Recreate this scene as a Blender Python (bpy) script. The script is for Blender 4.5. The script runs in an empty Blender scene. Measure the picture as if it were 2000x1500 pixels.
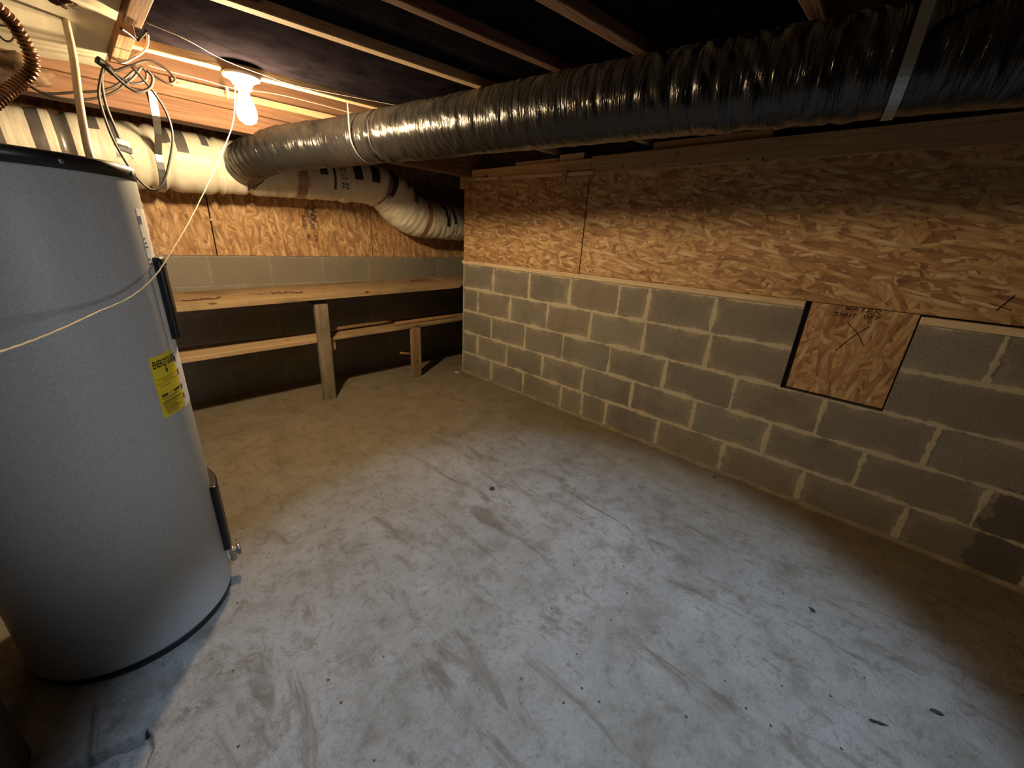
import bpy, bmesh, math, random
from mathutils import Vector, Matrix, noise
S = bpy.context.scene
COL = S.collection
random.seed(7)
R_ = math.radians

# ------------------------------------------------------------------ camera
F = 773.1
YAW, PITCH, ROLL = 0.82738, 0.35300, 0.05768
CAM = Vector((-2.4449, -3.1178, 1.2812))
fwd = Vector((math.sin(YAW)*math.cos(PITCH), math.cos(YAW)*math.cos(PITCH), -math.sin(PITCH)))
r0 = Vector((math.cos(YAW), -math.sin(YAW), 0)); u0 = r0.cross(fwd)
RT = r0*math.cos(ROLL) + u0*math.sin(ROLL)
UP = -r0*math.sin(ROLL) + u0*math.cos(ROLL)
cd = bpy.data.cameras.new('camera'); cd.sensor_width = 36; cd.lens = 36*F/2000
cd.clip_start = 0.02
cam = bpy.data.objects.new('camera', cd); COL.objects.link(cam)
M = Matrix((RT, UP, -fwd)).transposed().to_4x4(); M.translation = CAM
cam.matrix_world = M
S.camera = cam

def at(px, py, ax, val):
    """surveyed point: where the sight line through a photo point meets the plane axis=val"""
    d = fwd + RT*((px-1000)/F) - UP*((py-750)/F)
    t = (val - CAM[ax])/d[ax]
    return CAM + d*t

# ------------------------------------------------------------------ world, exposure, lights
S.view_settings.view_transform = 'Standard'
S.view_settings.look = 'None'
S.view_settings.exposure = 0.35
S.view_settings.gamma = 1
S.view_settings.use_curve_mapping = False
w = bpy.data.worlds.new('world'); S.world = w; w.use_nodes = True
w.node_tree.nodes['Background'].inputs[0].default_value = (0.35, 0.42, 0.6, 1)
w.node_tree.nodes['Background'].inputs[1].default_value = 0.0

BULB = Vector((-1.822, -0.95, 1.722))
BULB_E = 900.0
# added unseen spot for the cool pool on the slab (its shade is built further down)
COOL_SPOT = Vector((-1.74, -2.94, 1.79))
sp = bpy.data.lights.new('cool_lamp_light', 'SPOT')
sp.energy = 92; sp.color = (0.56, 0.74, 1.0); sp.spot_size = R_(77); sp.spot_blend = 0.27; sp.shadow_soft_size = 0.05
so = bpy.data.objects.new('cool_lamp_light', sp); COL.objects.link(so)
so.location = COOL_SPOT
so.rotation_euler = (Vector((-1.55, -2.66, 0)) - COOL_SPOT).to_track_quat('-Z', 'Y').to_euler()
# added unseen spot that brightens the front of the water heater
hfl = bpy.data.lights.new('doorway_daylight', 'SPOT')
hfl.energy = 62; hfl.color = (0.86, 0.92, 1.0); hfl.spot_size = R_(27); hfl.spot_blend = 1.0; hfl.shadow_soft_size = 0.12
do = bpy.data.objects.new('doorway_daylight', hfl); COL.objects.link(do)
do.location = (-1.70, -4.85, 1.45)
do.rotation_euler = (Vector((-2.47, -1.6, 0.93)) - Vector(do.location)).to_track_quat('-Z', 'Y').to_euler()

# ------------------------------------------------------------------ material helpers
class NT:
    def __init__(s, name):
        s.m = bpy.data.materials.new(name); s.m.use_nodes = True
        s.t = s.m.node_tree; s.b = s.t.nodes['Principled BSDF']; s.n = s.t.nodes; s.l = s.t.links
    def node(s, kind, **kw):
        n = s.n.new(kind)
        for k, v in kw.items(): setattr(n, k, v)
        return n
    def put(s, sock, v):
        if isinstance(v, bpy.types.NodeSocket): s.l.new(v, sock)
        elif v is not None:
            if hasattr(sock.default_value, '__len__'):
                v = tuple(v)
                if len(sock.default_value) == 4 and len(v) == 3: v = v+(1,)
            sock.default_value = v
    def coord(s, kind='Object', scale=(1,1,1), rot=(0,0,0), loc=(0,0,0)):
        tc = s.node('ShaderNodeTexCoord'); mp = s.node('ShaderNodeMapping')
        s.l.new(tc.outputs[kind], mp.inputs[0])
        mp.inputs['Scale'].default_value = scale; mp.inputs['Rotation'].default_value = rot; mp.inputs['Location'].default_value = loc
        return mp.outputs[0]
    def mapv(s, v, scale=(1,1,1), rot=(0,0,0), loc=(0,0,0)):
        mp = s.node('ShaderNodeMapping'); s.l.new(v, mp.inputs[0])
        mp.inputs['Scale'].default_value = scale; mp.inputs['Rotation'].default_value = rot; mp.inputs['Location'].default_value = loc
        return mp.outputs[0]
    def noise(s, v, scale=5, detail=4, rough=.55, dist=0):
        n = s.node('ShaderNodeTexNoise'); s.put(n.inputs['Vector'], v)
        n.inputs['Scale'].default_value = scale; n.inputs['Detail'].default_value = detail
        n.inputs['Roughness'].default_value = rough; n.inputs['Distortion'].default_value = dist
        return n.outputs['Fac']
    def ramp(s, v, stops, interp='LINEAR'):
        n = s.node('ShaderNodeValToRGB'); s.put(n.inputs[0], v); n.color_ramp.interpolation = interp
        e = n.color_ramp.elements
        while len(e) < len(stops): e.new(0.5)
        for k, (p, c) in zip(e, stops):
            k.position = p; k.color = (c, c, c, 1) if isinstance(c, (int, float)) else tuple(c)+(1,)
        return n.outputs['Color']
    def mix(s, f, a, b, blend='MIX'):
        n = s.node('ShaderNodeMix', data_type='RGBA', blend_type=blend)
        s.put(n.inputs[0], f); s.put(n.inputs[6], a); s.put(n.inputs[7], b)
        return n.outputs[2]
    def math(s, op, a, b=None, c=None, clamp=False):
        n = s.node('ShaderNodeMath', operation=op, use_clamp=clamp)
        s.put(n.inputs[0], a)
        if b is not None: s.put(n.inputs[1], b)
        if c is not None: s.put(n.inputs[2], c)
        return n.outputs[0]
    def bump(s, h, strength=.3, dist=.01, nrm=None):
        n = s.node('ShaderNodeBump'); s.put(n.inputs['Height'], h)
        n.inputs['Strength'].default_value = strength; n.inputs['Distance'].default_value = dist
        if nrm is not None: s.l.new(nrm, n.inputs['Normal'])
        return n.outputs[0]
    def out(s, color=None, rough=None, normal=None, metal=None, spec=None, coat=None):
        if color is not None: s.put(s.b.inputs['Base Color'], color)
        if rough is not None: s.put(s.b.inputs['Roughness'], rough)
        if normal is not None: s.l.new(normal, s.b.inputs['Normal'])
        if metal is not None: s.put(s.b.inputs['Metallic'], metal)
        if spec is not None: s.put(s.b.inputs['Specular IOR Level'], spec)
        if coat is not None: s.put(s.b.inputs['Coat Weight'], coat)
        return s.m

def plain(name, c, rough=.5, metal=0, bump=0, bs=200, var=.15, spec=.5):
    k = NT(name); v = k.coord()
    n = k.noise(v, 12, 5)
    lo = tuple(x*(1-var) for x in c); hi = tuple(min(1, x*(1+var)) for x in c)
    col = k.ramp(n, [(.3, lo), (.7, hi)])
    nrm = k.bump(k.noise(v, bs, 3), bump, .002) if bump else None
    return k.out(col, rough, nrm, metal, spec)

def wood(name, dark, light, axis=0, rough=.75, stain=.0, grain=1.0):
    """lumber with the grain along an axis of object space"""
    k = NT(name)
    sc = [26, 26, 26]; sc[axis] = 1.1
    v = k.coord('Object')
    oi = k.node('ShaderNodeObjectInfo')
    off = k.node('ShaderNodeVectorMath', operation='ADD')
    k.l.new(v, off.inputs[0])
    cx = k.node('ShaderNodeCombineXYZ'); 
    for i in range(3): k.l.new(k.math('MULTIPLY', oi.outputs['Random'], 13.0+7*i), cx.inputs[i])
    k.l.new(cx.outputs[0], off.inputs[1]); v = off.outputs[0]
    g = k.noise(k.mapv(v, tuple(sc)), 1.6, 6, .65, 1.2)
    sc2 = [90, 90, 90]; sc2[axis] = 3
    g2 = k.noise(k.mapv(v, tuple(sc2)), 1.5, 3, .6)
    col = k.ramp(g, [(.32, dark), (.5, tuple((a+b)/2 for a, b in zip(dark, light))), (.68, light)])
    col = k.mix(k.math('MULTIPLY', g2, .35*grain), col, tuple(x*.45 for x in dark))
    # knots
    vo = k.node('ShaderNodeTexVoronoi'); sk = [9, 9, 9]; sk[axis] = 3.5
    k.put(vo.inputs['Vector'], k.mapv(v, tuple(sk))); vo.inputs['Scale'].default_value = 1
    kn = k.ramp(vo.outputs['Distance'], [(.05, 1.0), (.11, 0.0)])
    col = k.mix(kn, col, tuple(x*.3 for x in dark))
    if stain:
        st = k.ramp(k.noise(v, 4, 6, .7), [(.45, 0.0), (.7, 1.0)])
        col = k.mix(k.math('MULTIPLY', st, stain), col, (.10, .085, .06))
    val = k.node('ShaderNodeHueSaturation'); k.put(val.inputs['Color'], col)
    k.put(val.inputs['Value'], k.math('MULTIPLY_ADD', oi.outputs['Random'], .35, .82))
    return k.out(val.outputs[0], rough, k.bump(g2, .35, .003), spec=.25)

def osb(name, plane='YZ', lean=0.0, dull=0.0):
    """oriented strand board: layers of long flat flakes, each layer turned its own way"""
    k = NT(name); v0 = k.coord('Object')
    sx = k.node('ShaderNodeSeparateXYZ'); k.l.new(v0, sx.inputs[0])
    cb = k.node('ShaderNodeCombineXYZ')
    k.l.new(sx.outputs[1 if plane == 'YZ' else 0], cb.inputs[0]); k.l.new(sx.outputs[2], cb.inputs[1])
    v = cb.outputs[0]
    wob = k.node('ShaderNodeTexNoise'); k.put(wob.inputs['Vector'], v); wob.inputs['Scale'].default_value = 9; wob.inputs['Detail'].default_value = 3
    sub = k.node('ShaderNodeVectorMath', operation='SUBTRACT'); k.l.new(wob.outputs['Color'], sub.inputs[0]); sub.inputs[1].default_value = (.5, .5, .5)
    scl = k.node('ShaderNodeVectorMath', operation='SCALE'); k.l.new(sub.outputs[0], scl.inputs[0]); scl.inputs['Scale'].default_value = .012
    ad = k.node('ShaderNodeVectorMath', operation='ADD'); k.l.new(v, ad.inputs[0]); k.l.new(scl.outputs[0], ad.inputs[1])
    v = ad.outputs[0]
    tones = [(0.0, (.20, .085, .035)), (.14, (.34, .16, .065)), (.3, (.50, .28, .12)), (.5, (.62, .38, .17)), (.72, (.70, .46, .22)), (.9, (.80, .60, .33)), (1.0, (.86, .68, .42))]
    col = None; hgt = None
    layers = [(0, 11, 46, 0), (.5, 13, 40, 3.1), (-.45, 12, 44, 5.7), (1.15, 14, 42, 9.2), (-.95, 13, 50, 12.9), (.15, 15, 55, 17.7), (-.2, 10, 60, 21.0)]
    for i, (a, s1, s2, o) in enumerate(layers):
        mv = k.mapv(k.mapv(v, rot=(0, 0, a+lean)), scale=(s1, s2, 1), loc=(o, o*1.3, 0))
        vo = k.node('ShaderNodeTexVoronoi'); vo.voronoi_dimensions = '2D'; k.put(vo.inputs['Vector'], mv); vo.inputs['Scale'].default_value = 1
        vo.inputs['Randomness'].default_value = 1
        sp_ = k.node('ShaderNodeSeparateColor'); k.l.new(vo.outputs['Color'], sp_.inputs[0])
        c = k.ramp(sp_.outputs[0], tones)
        streak = k.noise(k.mapv(k.mapv(v, rot=(0, 0, a+lean)), scale=(5, 190, 1)), 1.0, 2)
        c = k.mix(.22, c, k.ramp(streak, [(.3, (.28, .13, .05)), (.7, (.9, .68, .42))]))
        shade = k.ramp(vo.outputs['Distance'], [(.30, 1.0), (.8, .55)])
        c = k.mix(1.0, c, shade, 'MULTIPLY')
        if col is None: col, hgt = c, sp_.outputs[1]
        else:
            f = k.math('GREATER_THAN', sp_.outputs[2], .62)
            col = k.mix(f, col, c); hgt = k.mix(f, hgt, sp_.outputs[1])
    big = k.noise(v, 2.2, 3)
    col = k.mix(k.math('MULTIPLY', big, .3), col, (.40, .22, .10))
    if dull: col = k.mix(dull, col, (.30, .16, .08))
    return k.out(col, .62, k.bump(hgt, .5, .0015), spec=.3)

# ------------------------------------------------------------------ materials
M_ = {}
M_['osb_side'] = osb('strand_board_side', 'YZ', 0.0, .12)
M_['osb_back'] = osb('strand_board_back', 'XZ', math.pi/2, .22)
M_['osb_patch'] = osb('strand_board_patch', 'YZ', math.pi/2, .25)
M_['pine_x'] = wood('pine_along_x', (.40, .21, .09), (.66, .42, .21), 0)
M_['pine_y'] = wood('pine_along_y', (.44, .27, .13), (.70, .50, .29), 1)
M_['pine_z'] = wood('pine_along_z', (.40, .25, .13), (.62, .44, .26), 2)
M_['pale_y'] = wood('pale_sill_along_y', (.60, .44, .26), (.84, .68, .46), 1, grain=.5)
M_['red_x'] = wood('old_joist_along_x', (.16, .078, .045), (.29, .165, .098), 0)
M_['red_y'] = wood('old_joist_along_y', (.34, .17, .09), (.52, .32, .19), 1)
M_['pale_x'] = wood('pale_joist_along_x', (.50, .33, .18), (.74, .55, .34), 0)
M_['grey_z'] = wood('weathered_post', (.24, .19, .13), (.48, .41, .31), 2, stain=.5)
M_['brown_z'] = wood('brown_post', (.28, .18, .10), (.46, .33, .20), 2, stain=.4)
M_['shelf_x'] = wood('dusty_shelf_board', (.36, .23, .11), (.58, .43, .25), 0, stain=.6)
M_['dark_wood'] = wood('dark_wood', (.035, .025, .02), (.07, .05, .04), 2)
M_['black_batt'] = plain('black_batt', (.008, .0065, .0085), .95, 0, .6, 90, .4, 0.0)  # near-black surface standing for shade up in the joist bays
M_['mortar'] = plain('mortar_bead', (.27, .23, .155), .95, 0, .8, 60, .3, .1)
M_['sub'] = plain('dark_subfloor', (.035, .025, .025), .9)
M_['black'] = plain('black_metal', (.008, .008, .009), .38)
M_['mark'] = plain('marker_ink', (.025, .015, .012), .7)
M_['stamp'] = plain('stamp_ink', (.045, .028, .035), .7)
M_['steel'] = plain('galvanised_steel', (.33, .35, .365), .45, .9, .15, 150)
M_['brass'] = plain('brass', (.55, .50, .40), .35, .8)
M_['porcelain'] = plain('porcelain', (.85, .84, .80), .25)
M_['cable'] = plain('grey_cable', (.045, .042, .040), .65)
M_['cable_dark'] = plain('dark_cable', (.025, .018, .015), .5)
M_['cable_white'] = plain('white_cable', (.62, .56, .48), .5)
M_['cord'] = plain('cotton_cord', (.72, .62, .44), .8, 0, .6, 500)
M_['pvc'] = plain('tan_plastic_pipe', (.50, .40, .27), .35)
M_['cream'] = plain('cream_board', (.74, .68, .52), .7, 0, .2, 30, .08)
M_['insul'] = plain('brown_insulation', (.09, .055, .032), .95, 0, 1, 60, .5)
M_['tape_silver'] = plain('silver_tape', (.24, .22, .21), .33, .55, .5, 40)
M_['tape_dark'] = plain('dark_tape', (.035, .033, .04), .38, .1, .4, 50)
M_['tape_brown'] = plain('brown_tape', (.34, .22, .16), .28, .1, .5, 40)
M_['chip'] = plain('dark_chip', (.04, .032, .028), .9, 0, .6, 80)
M_['foam'] = plain('pale_lid', (.62, .58, .50), .7)
M_['label_white'] = plain('white_label', (.75, .74, .72), .5)
M_['label_blue'] = plain('blue_print', (.07, .06, .25), .5)
M_['label_red'] = plain('red_print', (.35, .06, .05), .5)
M_['label_yellow'] = plain('yellow_label', (.80, .62, .03), .45, var=.05)

k = NT('copper'); v = k.coord()
M_['copper'] = k.out(k.ramp(k.noise(v, 30, 4), [(.35, (.10, .04, .02)), (.65, (.50, .25, .13))]), .38, None, .85)

k = NT('heater_enamel'); v = k.coord()
c = k.ramp(k.noise(v, 260, 2), [(.35, (.385, .385, .375)), (.65, (.475, .475, .46))])
c = k.mix(k.ramp(k.noise(v, 9, 6, .7), [(.60, 0.0), (.78, .35)]), c, (.25, .23, .2))
M_['enamel'] = k.out(c, .46, k.bump(k.noise(v, 420, 2), .12, .001), spec=.35)

k = NT('bulb_glass'); k.b.inputs['Emission Color'].default_value = (1.0, .72, .40, 1); k.b.inputs['Emission Strength'].default_value = BULB_E
M_['bulb'] = k.out((.9, .9, .85), .2)

# black plastic duct sleeve: shiny film with dust lying on the upper side
k = NT('black_film'); v = k.coord('UV'); vo = k.coord('Object')
wr = k.noise(k.mapv(v, (22, .9, 1), rot=(0, 0, .22)), 1.0, 5, .62, .6)
wr2 = k.noise(k.mapv(v, (90, 2.5, 1), rot=(0, 0, .15)), 1.0, 3, .6, .3)
dust = k.ramp(k.noise(vo, 7, 6, .7), [(.3, .05), (.7, .75)])
geo = k.node('ShaderNodeNewGeometry'); sz = k.node('ShaderNodeSeparateXYZ'); k.l.new(geo.outputs['Normal'], sz.inputs[0])
upf = k.ramp(sz.outputs[2], [(.0, .05), (.25, .25), (.8, 1.0)])
df = k.math('MULTIPLY', upf, dust, clamp=True)
fine = k.noise(vo, 160, 3)
col = k.mix(df, (.009, .009, .010), k.ramp(fine, [(.3, (.05, .041, .029)), (.7, (.12, .098, .07))]))
rg = k.math('MULTIPLY_ADD', df, .45, .24, clamp=True)
M_['film'] = k.out(col, rg, k.bump(wr2, .5, .005, k.bump(wr, .7, .016)), spec=.5)

k = NT('white_sleeve'); v = k.coord('UV'); vo = k.coord('Object')
wr = k.noise(k.mapv(v, (30, 1.0, 1), rot=(0, 0, .12)), 1.0, 4, .6, .5)
c = k.ramp(k.noise(vo, 6, 6, .7), [(.3, (.62, .57, .45)), (.7, (.78, .74, .62))])
M_['sleeve'] = k.out(c, .38, k.bump(wr, .55, .012), spec=.4)

# masonry shared by both block walls; UV holds metres inside each block, UV2 the block's size
def masonry(name, base, mortar, width, smear, tone):
    k = NT(name)
    uv = k.node('ShaderNodeUVMap'); uv.uv_map = 'uv'; s2 = k.node('ShaderNodeUVMap'); s2.uv_map = 'size'
    a = k.node('ShaderNodeSeparateXYZ'); k.l.new(uv.outputs[0], a.inputs[0])
    b = k.node('ShaderNodeSeparateXYZ'); k.l.new(s2.outputs[0], b.inputs[0])
    du = k.math('MINIMUM', a.outputs[0], k.math('SUBTRACT', b.outputs[0], a.outputs[0]))
    dv = k.math('MINIMUM', a.outputs[1], k.math('SUBTRACT', b.outputs[1], a.outputs[1]))
    d = k.math('MINIMUM', du, dv)
    vo = k.coord('Object')
    n1 = k.noise(vo, 28, 5, .65); n2 = k.noise(vo, 5, 3, .5); n3 = k.noise(vo, 3.1, 3, .5)
    e = k.math('ADD', d, k.math('MULTIPLY', k.math('SUBTRACT', n1, .5), -.026))
    e = k.math('ADD', e, k.math('MULTIPLY', k.math('SUBTRACT', n2, .5), -smear))
    mm = k.node('ShaderNodeMapRange'); k.put(mm.inputs[0], e); mm.inputs[1].default_value = width; mm.inputs[2].default_value = width+.007
    mm.inputs[3].default_value = 1; mm.inputs[4].default_value = 0
    core = k.node('ShaderNodeMapRange'); k.put(core.inputs[0], e); core.inputs[1].default_value = width; core.inputs[2].default_value = width+.045
    core.inputs[3].default_value = .40; core.inputs[4].default_value = 0
    g = k.noise(vo, 150, 4, .7)
    ir = k.node('ShaderNodeNewGeometry')
    bl = k.ramp(ir.outputs['Random Per Island'], [(0, tuple(x*.80 for x in base)), (.3, tuple(x*1.12 for x in base)), (.6, tuple(x*.92 for x in base)), (1, (base[0]*1.12, base[1]*1.03, base[2]*.95))])
    bl = k.mix(k.ramp(g, [(.38, .6), (.62, 0.0)]), bl, tuple(x*.35 for x in base))
    bl = k.mix(k.ramp(n3, [(.45, 0.0), (.7, .3)]), bl, tone)
    mc = k.mix(g, tuple(x*.7 for x in mortar), tuple(min(1, x*1.2) for x in mortar))
    c = k.mix(k.math('MULTIPLY', core.outputs[0], k.ramp(n2, [(.4, 0.0), (.65, 1.0)])), bl, mc)
    if name == 'grey_block':
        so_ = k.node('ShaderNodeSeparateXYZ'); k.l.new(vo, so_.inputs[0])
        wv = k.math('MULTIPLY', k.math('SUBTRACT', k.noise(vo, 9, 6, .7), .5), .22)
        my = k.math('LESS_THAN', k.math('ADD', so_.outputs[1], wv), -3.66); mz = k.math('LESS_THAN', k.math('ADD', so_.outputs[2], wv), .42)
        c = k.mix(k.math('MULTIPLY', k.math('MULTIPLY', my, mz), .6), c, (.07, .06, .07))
        dk = k.ramp(k.noise(vo, 1.7, 6, .7), [(.52, 0.0), (.66, .55)])
        c = k.mix(dk, c, (.13, .115, .095))
    c = k.mix(k.math('MULTIPLY', mm.outputs[0], k.ramp(k.noise(vo, 14, 6, .75), [(.25, .45), (.5, 1.0)])), c, mc)
    h = k.math('ADD', k.math('MULTIPLY', mm.outputs[0], -.45), k.math('MULTIPLY', g, .35))
    h = k.math('ADD', h, k.math('MULTIPLY', n1, .25))
    return k.out(c, .92, k.bump(h, .75, .006), spec=.15)
M_['cmu'] = masonry('grey_block', (.305, .285, .24), (.58, .52, .39), .0068, .045, (.20, .155, .12))
M_['cmu_back'] = masonry('old_grey_block', (.27, .255, .215), (.30, .28, .24), .002, .010, (.30, .27, .22))

# concrete slab
k = NT('concrete_slab'); v = k.coord('Object')
n1 = k.noise(v, 1.1, 6, .6, .4); n2 = k.noise(v, 6, 7, .7, .3); n3 = k.noise(v, 45, 6, .7); n4 = k.noise(k.mapv(v, (5, 1.5, 1), rot=(0, 0, .5)), 1.6, 6, .65, 1.0)
c = k.ramp(n1, [(.3, (.235, .225, .20)), (.5, (.30, .29, .265)), (.7, (.37, .36, .34))])
c = k.mix(k.ramp(n2, [(.32, .6), (.50, 0.0)]), c, (.15, .125, .09))
c = k.mix(k.ramp(n2, [(.55, 0.0), (.8, .5)]), c, (.46, .45, .43))
c = k.mix(k.ramp(n4, [(.54, 0.0), (.66, .7)]), c, (.12, .092, .06))
c = k.mix(k.ramp(n3, [(.30, .5), (.48, 0.0)]), c, (.16, .14, .11))
# brown stain band, partly light put into the colour, that follows the block wall and the far end of the slab
sx = k.node('ShaderNodeSeparateXYZ'); k.l.new(v, sx.inputs[0])
wob = k.math('MULTIPLY', k.math('SUBTRACT', k.noise(v, 2.5, 5, .6), .5), .9)
bx_ = k.node('ShaderNodeMapRange'); k.put(bx_.inputs[0], k.math('ADD', sx.outputs[0], wob)); bx_.inputs[1].default_value = -.75; bx_.inputs[2].default_value = -.15
by_ = k.node('ShaderNodeMapRange'); k.put(by_.inputs[0], k.math('ADD', sx.outputs[1], wob)); by_.inputs[1].default_value = -1.9; by_.inputs[2].default_value = -.7
bd = k.math('MULTIPLY', k.math('MAXIMUM', bx_.outputs[0], k.math('MULTIPLY', by_.outputs[0], .8)), .82)
c = k.mix(bd, c, k.mix(n2, (.13, .098, .052), (.36, .285, .175)))
# specks of grit
vs = k.node('ShaderNodeTexVoronoi'); k.put(vs.inputs['Vector'], v); vs.inputs['Scale'].default_value = 26
ss = k.node('ShaderNodeSeparateColor'); k.l.new(vs.outputs['Color'], ss.inputs[0])
spk = k.math('MULTIPLY', k.math('LESS_THAN', vs.outputs['Distance'], .11), k.math('GREATER_THAN', ss.outputs[0], .86))
c = k.mix(spk, c, (.07, .06, .05))
n5 = k.noise(v, 15, 10, .82, .5); n6 = k.noise(v, 150, 4, .8)
c = k.mix(k.ramp(n5, [(.36, .75), (.48, 0.0)]), c, (.15, .125, .09))
c = k.mix(k.ramp(n5, [(.58, 0.0), (.75, .35)]), c, (.46, .45, .42))
c = k.mix(k.ramp(n6, [(.25, .45), (.5, 0.0)]), c, (.10, .085, .065))
vc = k.node('ShaderNodeTexVoronoi'); vc.feature = 'DISTANCE_TO_EDGE'; k.put(vc.inputs['Vector'], k.mapv(v, (1, 1.6, 1), rot=(0, 0, .7))); vc.inputs['Scale'].default_value = 1.3
h = k.math('ADD', k.math('MULTIPLY', n2, .6), k.math('MULTIPLY', n3, .35))
h = k.math('ADD', h, k.math('MULTIPLY', n5, .5))
M_['slab'] = k.out(c, .82, k.bump(k.math('ADD', h, k.math('MULTIPLY', n6, .25)), .8, .012), spec=.25)

# ------------------------------------------------------------------ mesh helpers
def link(name, bm, mat, parent=None, smooth=False, loc=None):
    me = bpy.data.meshes.new(name)
    bm.normal_update(); bm.to_mesh(me); bm.free()
    if smooth:
        for p in me.polygons: p.use_smooth = True
    o = bpy.data.objects.new(name, me); COL.objects.link(o)
    mats = mat if isinstance(mat, (list, tuple)) else [mat]
    for m in mats: me.materials.append(M_[m])
    if parent is not None: o.parent = parent
    if loc is not None: o.location = loc
    return o
def tag(o, label=None, cat=None, group=None, kind=None):
    for a, b in (('label', label), ('category', cat), ('group', group), ('kind', kind)):
        if b: o[a] = b
    return o
def empty(name, loc, label, cat, group=None):
    o = bpy.data.objects.new(name, None); COL.objects.link(o); o.location = loc; o.empty_display_size = .05
    return tag(o, label, cat, group)
def local(o, par):
    """keep world coordinates of a mesh built in world space under an unrotated parent"""
    o.parent = par; o.matrix_parent_inverse = Matrix.Translation(-Vector(par.location)); return o

def add_box(bm, lo, hi, bev=.002, rot=None, piv=None):
    lo = Vector(lo); hi = Vector(hi); c = (lo+hi)/2; s = hi-lo
    r = bmesh.ops.create_cube(bm, size=1)
    vs = r['verts']
    for v_ in vs: v_.co = Vector((v_.co.x*s.x, v_.co.y*s.y, v_.co.z*s.z)) + c
    if bev:
        es = list({e for v_ in vs for e in v_.link_edges})
        rr = bmesh.ops.bevel(bm, geom=es, offset=min(bev, min(s)*.3), segments=2, affect='EDGES', profile=.6)
        vs = list({v_ for f in rr['faces'] for v_ in f.verts} | {v_ for v_ in vs if v_.is_valid})
    if rot is not None:
        p = Vector(piv) if piv is not None else c
        for v_ in vs: v_.co = rot @ (v_.co-p) + p
    return vs
def board(name, lo, hi, mat, bev=.003, rot=None, piv=None, warp=0.0):
    """a length of lumber; origin at its low corner so the grain is local to the board"""
    lo = Vector(lo); hi = Vector(hi)
    bm = bmesh.new(); vs = add_box(bm, (0, 0, 0), hi-lo, bev, rot, (Vector(piv)-lo) if piv is not None else None)
    return link(name, bm, mat, loc=lo)

def cr(pts, n=12):
    """Catmull-Rom through points"""
    P = [Vector(p) for p in pts]; P = [P[0]*2-P[1]] + P + [P[-1]*2-P[-2]]
    out = []
    for i in range(1, len(P)-2):
        for j in range(n):
            t = j/n; a, b, c_, d = P[i-1], P[i], P[i+1], P[i+2]
            out.append(.5*((2*b)+(c_-a)*t+(2*a-5*b+4*c_-d)*t*t+(3*b-a-3*c_+d)*t**3))
    out.append(P[-2]); return out
def add_tube(bm, path, rad, segs=10, caps=True, uv=None, closed_uv=True):
    """rad: number or function(s, theta, i) -> radius;  uv gets (arc length, theta)"""
    path = [Vector(p) for p in path]
    n = len(path); T = []
    for i in range(n):
        t = (path[min(i+1, n-1)]-path[max(i-1, 0)]).normalized(); T.append(t)
    ref = Vector((0, 0, 1)) if abs(T[0].z) < .9 else Vector((0, 1, 0))
    N = (ref - T[0]*ref.dot(T[0])).normalized()
    rings = []; s = 0; ss = []
    for i in range(n):
        if i: 
            s += (path[i]-path[i-1]).length
            N = (N - T[i]*N.dot(T[i])).normalized()
        B = T[i].cross(N); ring = []
        for j in range(segs):
            th = 2*math.pi*j/segs
            r = rad(s, th, i) if callable(rad) else rad
            ring.append(bm.verts.new(path[i] + (N*math.cos(th)+B*math.sin(th))*r))
        rings.append(ring); ss.append(s)
    L = bm.loops.layers.uv.verify() if uv else None
    for i in range(n-1):
        for j in range(segs):
            f = bm.faces.new((rings[i][j], rings[i][(j+1) % segs], rings[i+1][(j+1) % segs], rings[i+1][j]))
            f.smooth = True
            if L:
                for lp, (a, b) in zip(f.loops, ((ss[i], j), (ss[i], j+1), (ss[i+1], j+1), (ss[i+1], j))):
                    lp[L].uv = (a, b/segs*2)
    if caps:
        bm.faces.new(list(reversed(rings[0]))); bm.faces.new(rings[-1])
    return rings, T, ss
def add_strip(bm, pts, across, width, thick):
    """a flat band: centre line pts, width direction per point, thickness outward"""
    pts = [Vector(p) for p in pts]; n = len(pts); R = []
    for i in range(n):
        t = (pts[min(i+1, n-1)]-pts[max(i-1, 0)]).normalized()
        a = Vector(across[i] if isinstance(across, list) else across); a = (a-t*a.dot(t)).normalized()
        o = t.cross(a).normalized()
        R.append([bm.verts.new(pts[i]+a*sx_*width/2+o*so_*thick/2) for sx_, so_ in ((-1, -1), (1, -1), (1, 1), (-1, 1))])
    for i in range(n-1):
        for j in range(4):
            bm.faces.new((R[i][j], R[i][(j+1) % 4], R[i+1][(j+1) % 4], R[i+1][j]))
    bm.faces.new(list(reversed(R[0]))); bm.faces.new(R[-1])
def lathe(bm, prof, origin=(0, 0, 0), segs=48, axis=None):
    """prof: (r, z) list, closed at both ends if r==0"""
    o = Vector(origin); rings = []
    q = (Vector(axis).to_track_quat('Z', 'Y') if axis is not None else None)
    for r, z in prof:
        ring = []
        for j in range(segs if r > 1e-6 else 1):
            a = 2*math.pi*j/segs
            p = Vector((r*math.cos(a), r*math.sin(a), z))
            if q: p = q @ p
            ring.append(bm.verts.new(p+o))
        rings.append(ring)
    for A, B in zip(rings, rings[1:]):
        for j in range(segs):
            a = A[j % len(A)]; b = A[(j+1) % len(A)]; c_ = B[(j+1) % len(B)]; d = B[j % len(B)]
            vs = []
            for x in (a, b, c_, d):
                if x not in vs: vs.append(x)
            if len(vs) > 2:
                f = bm.faces.new(vs); f.smooth = True
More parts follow.
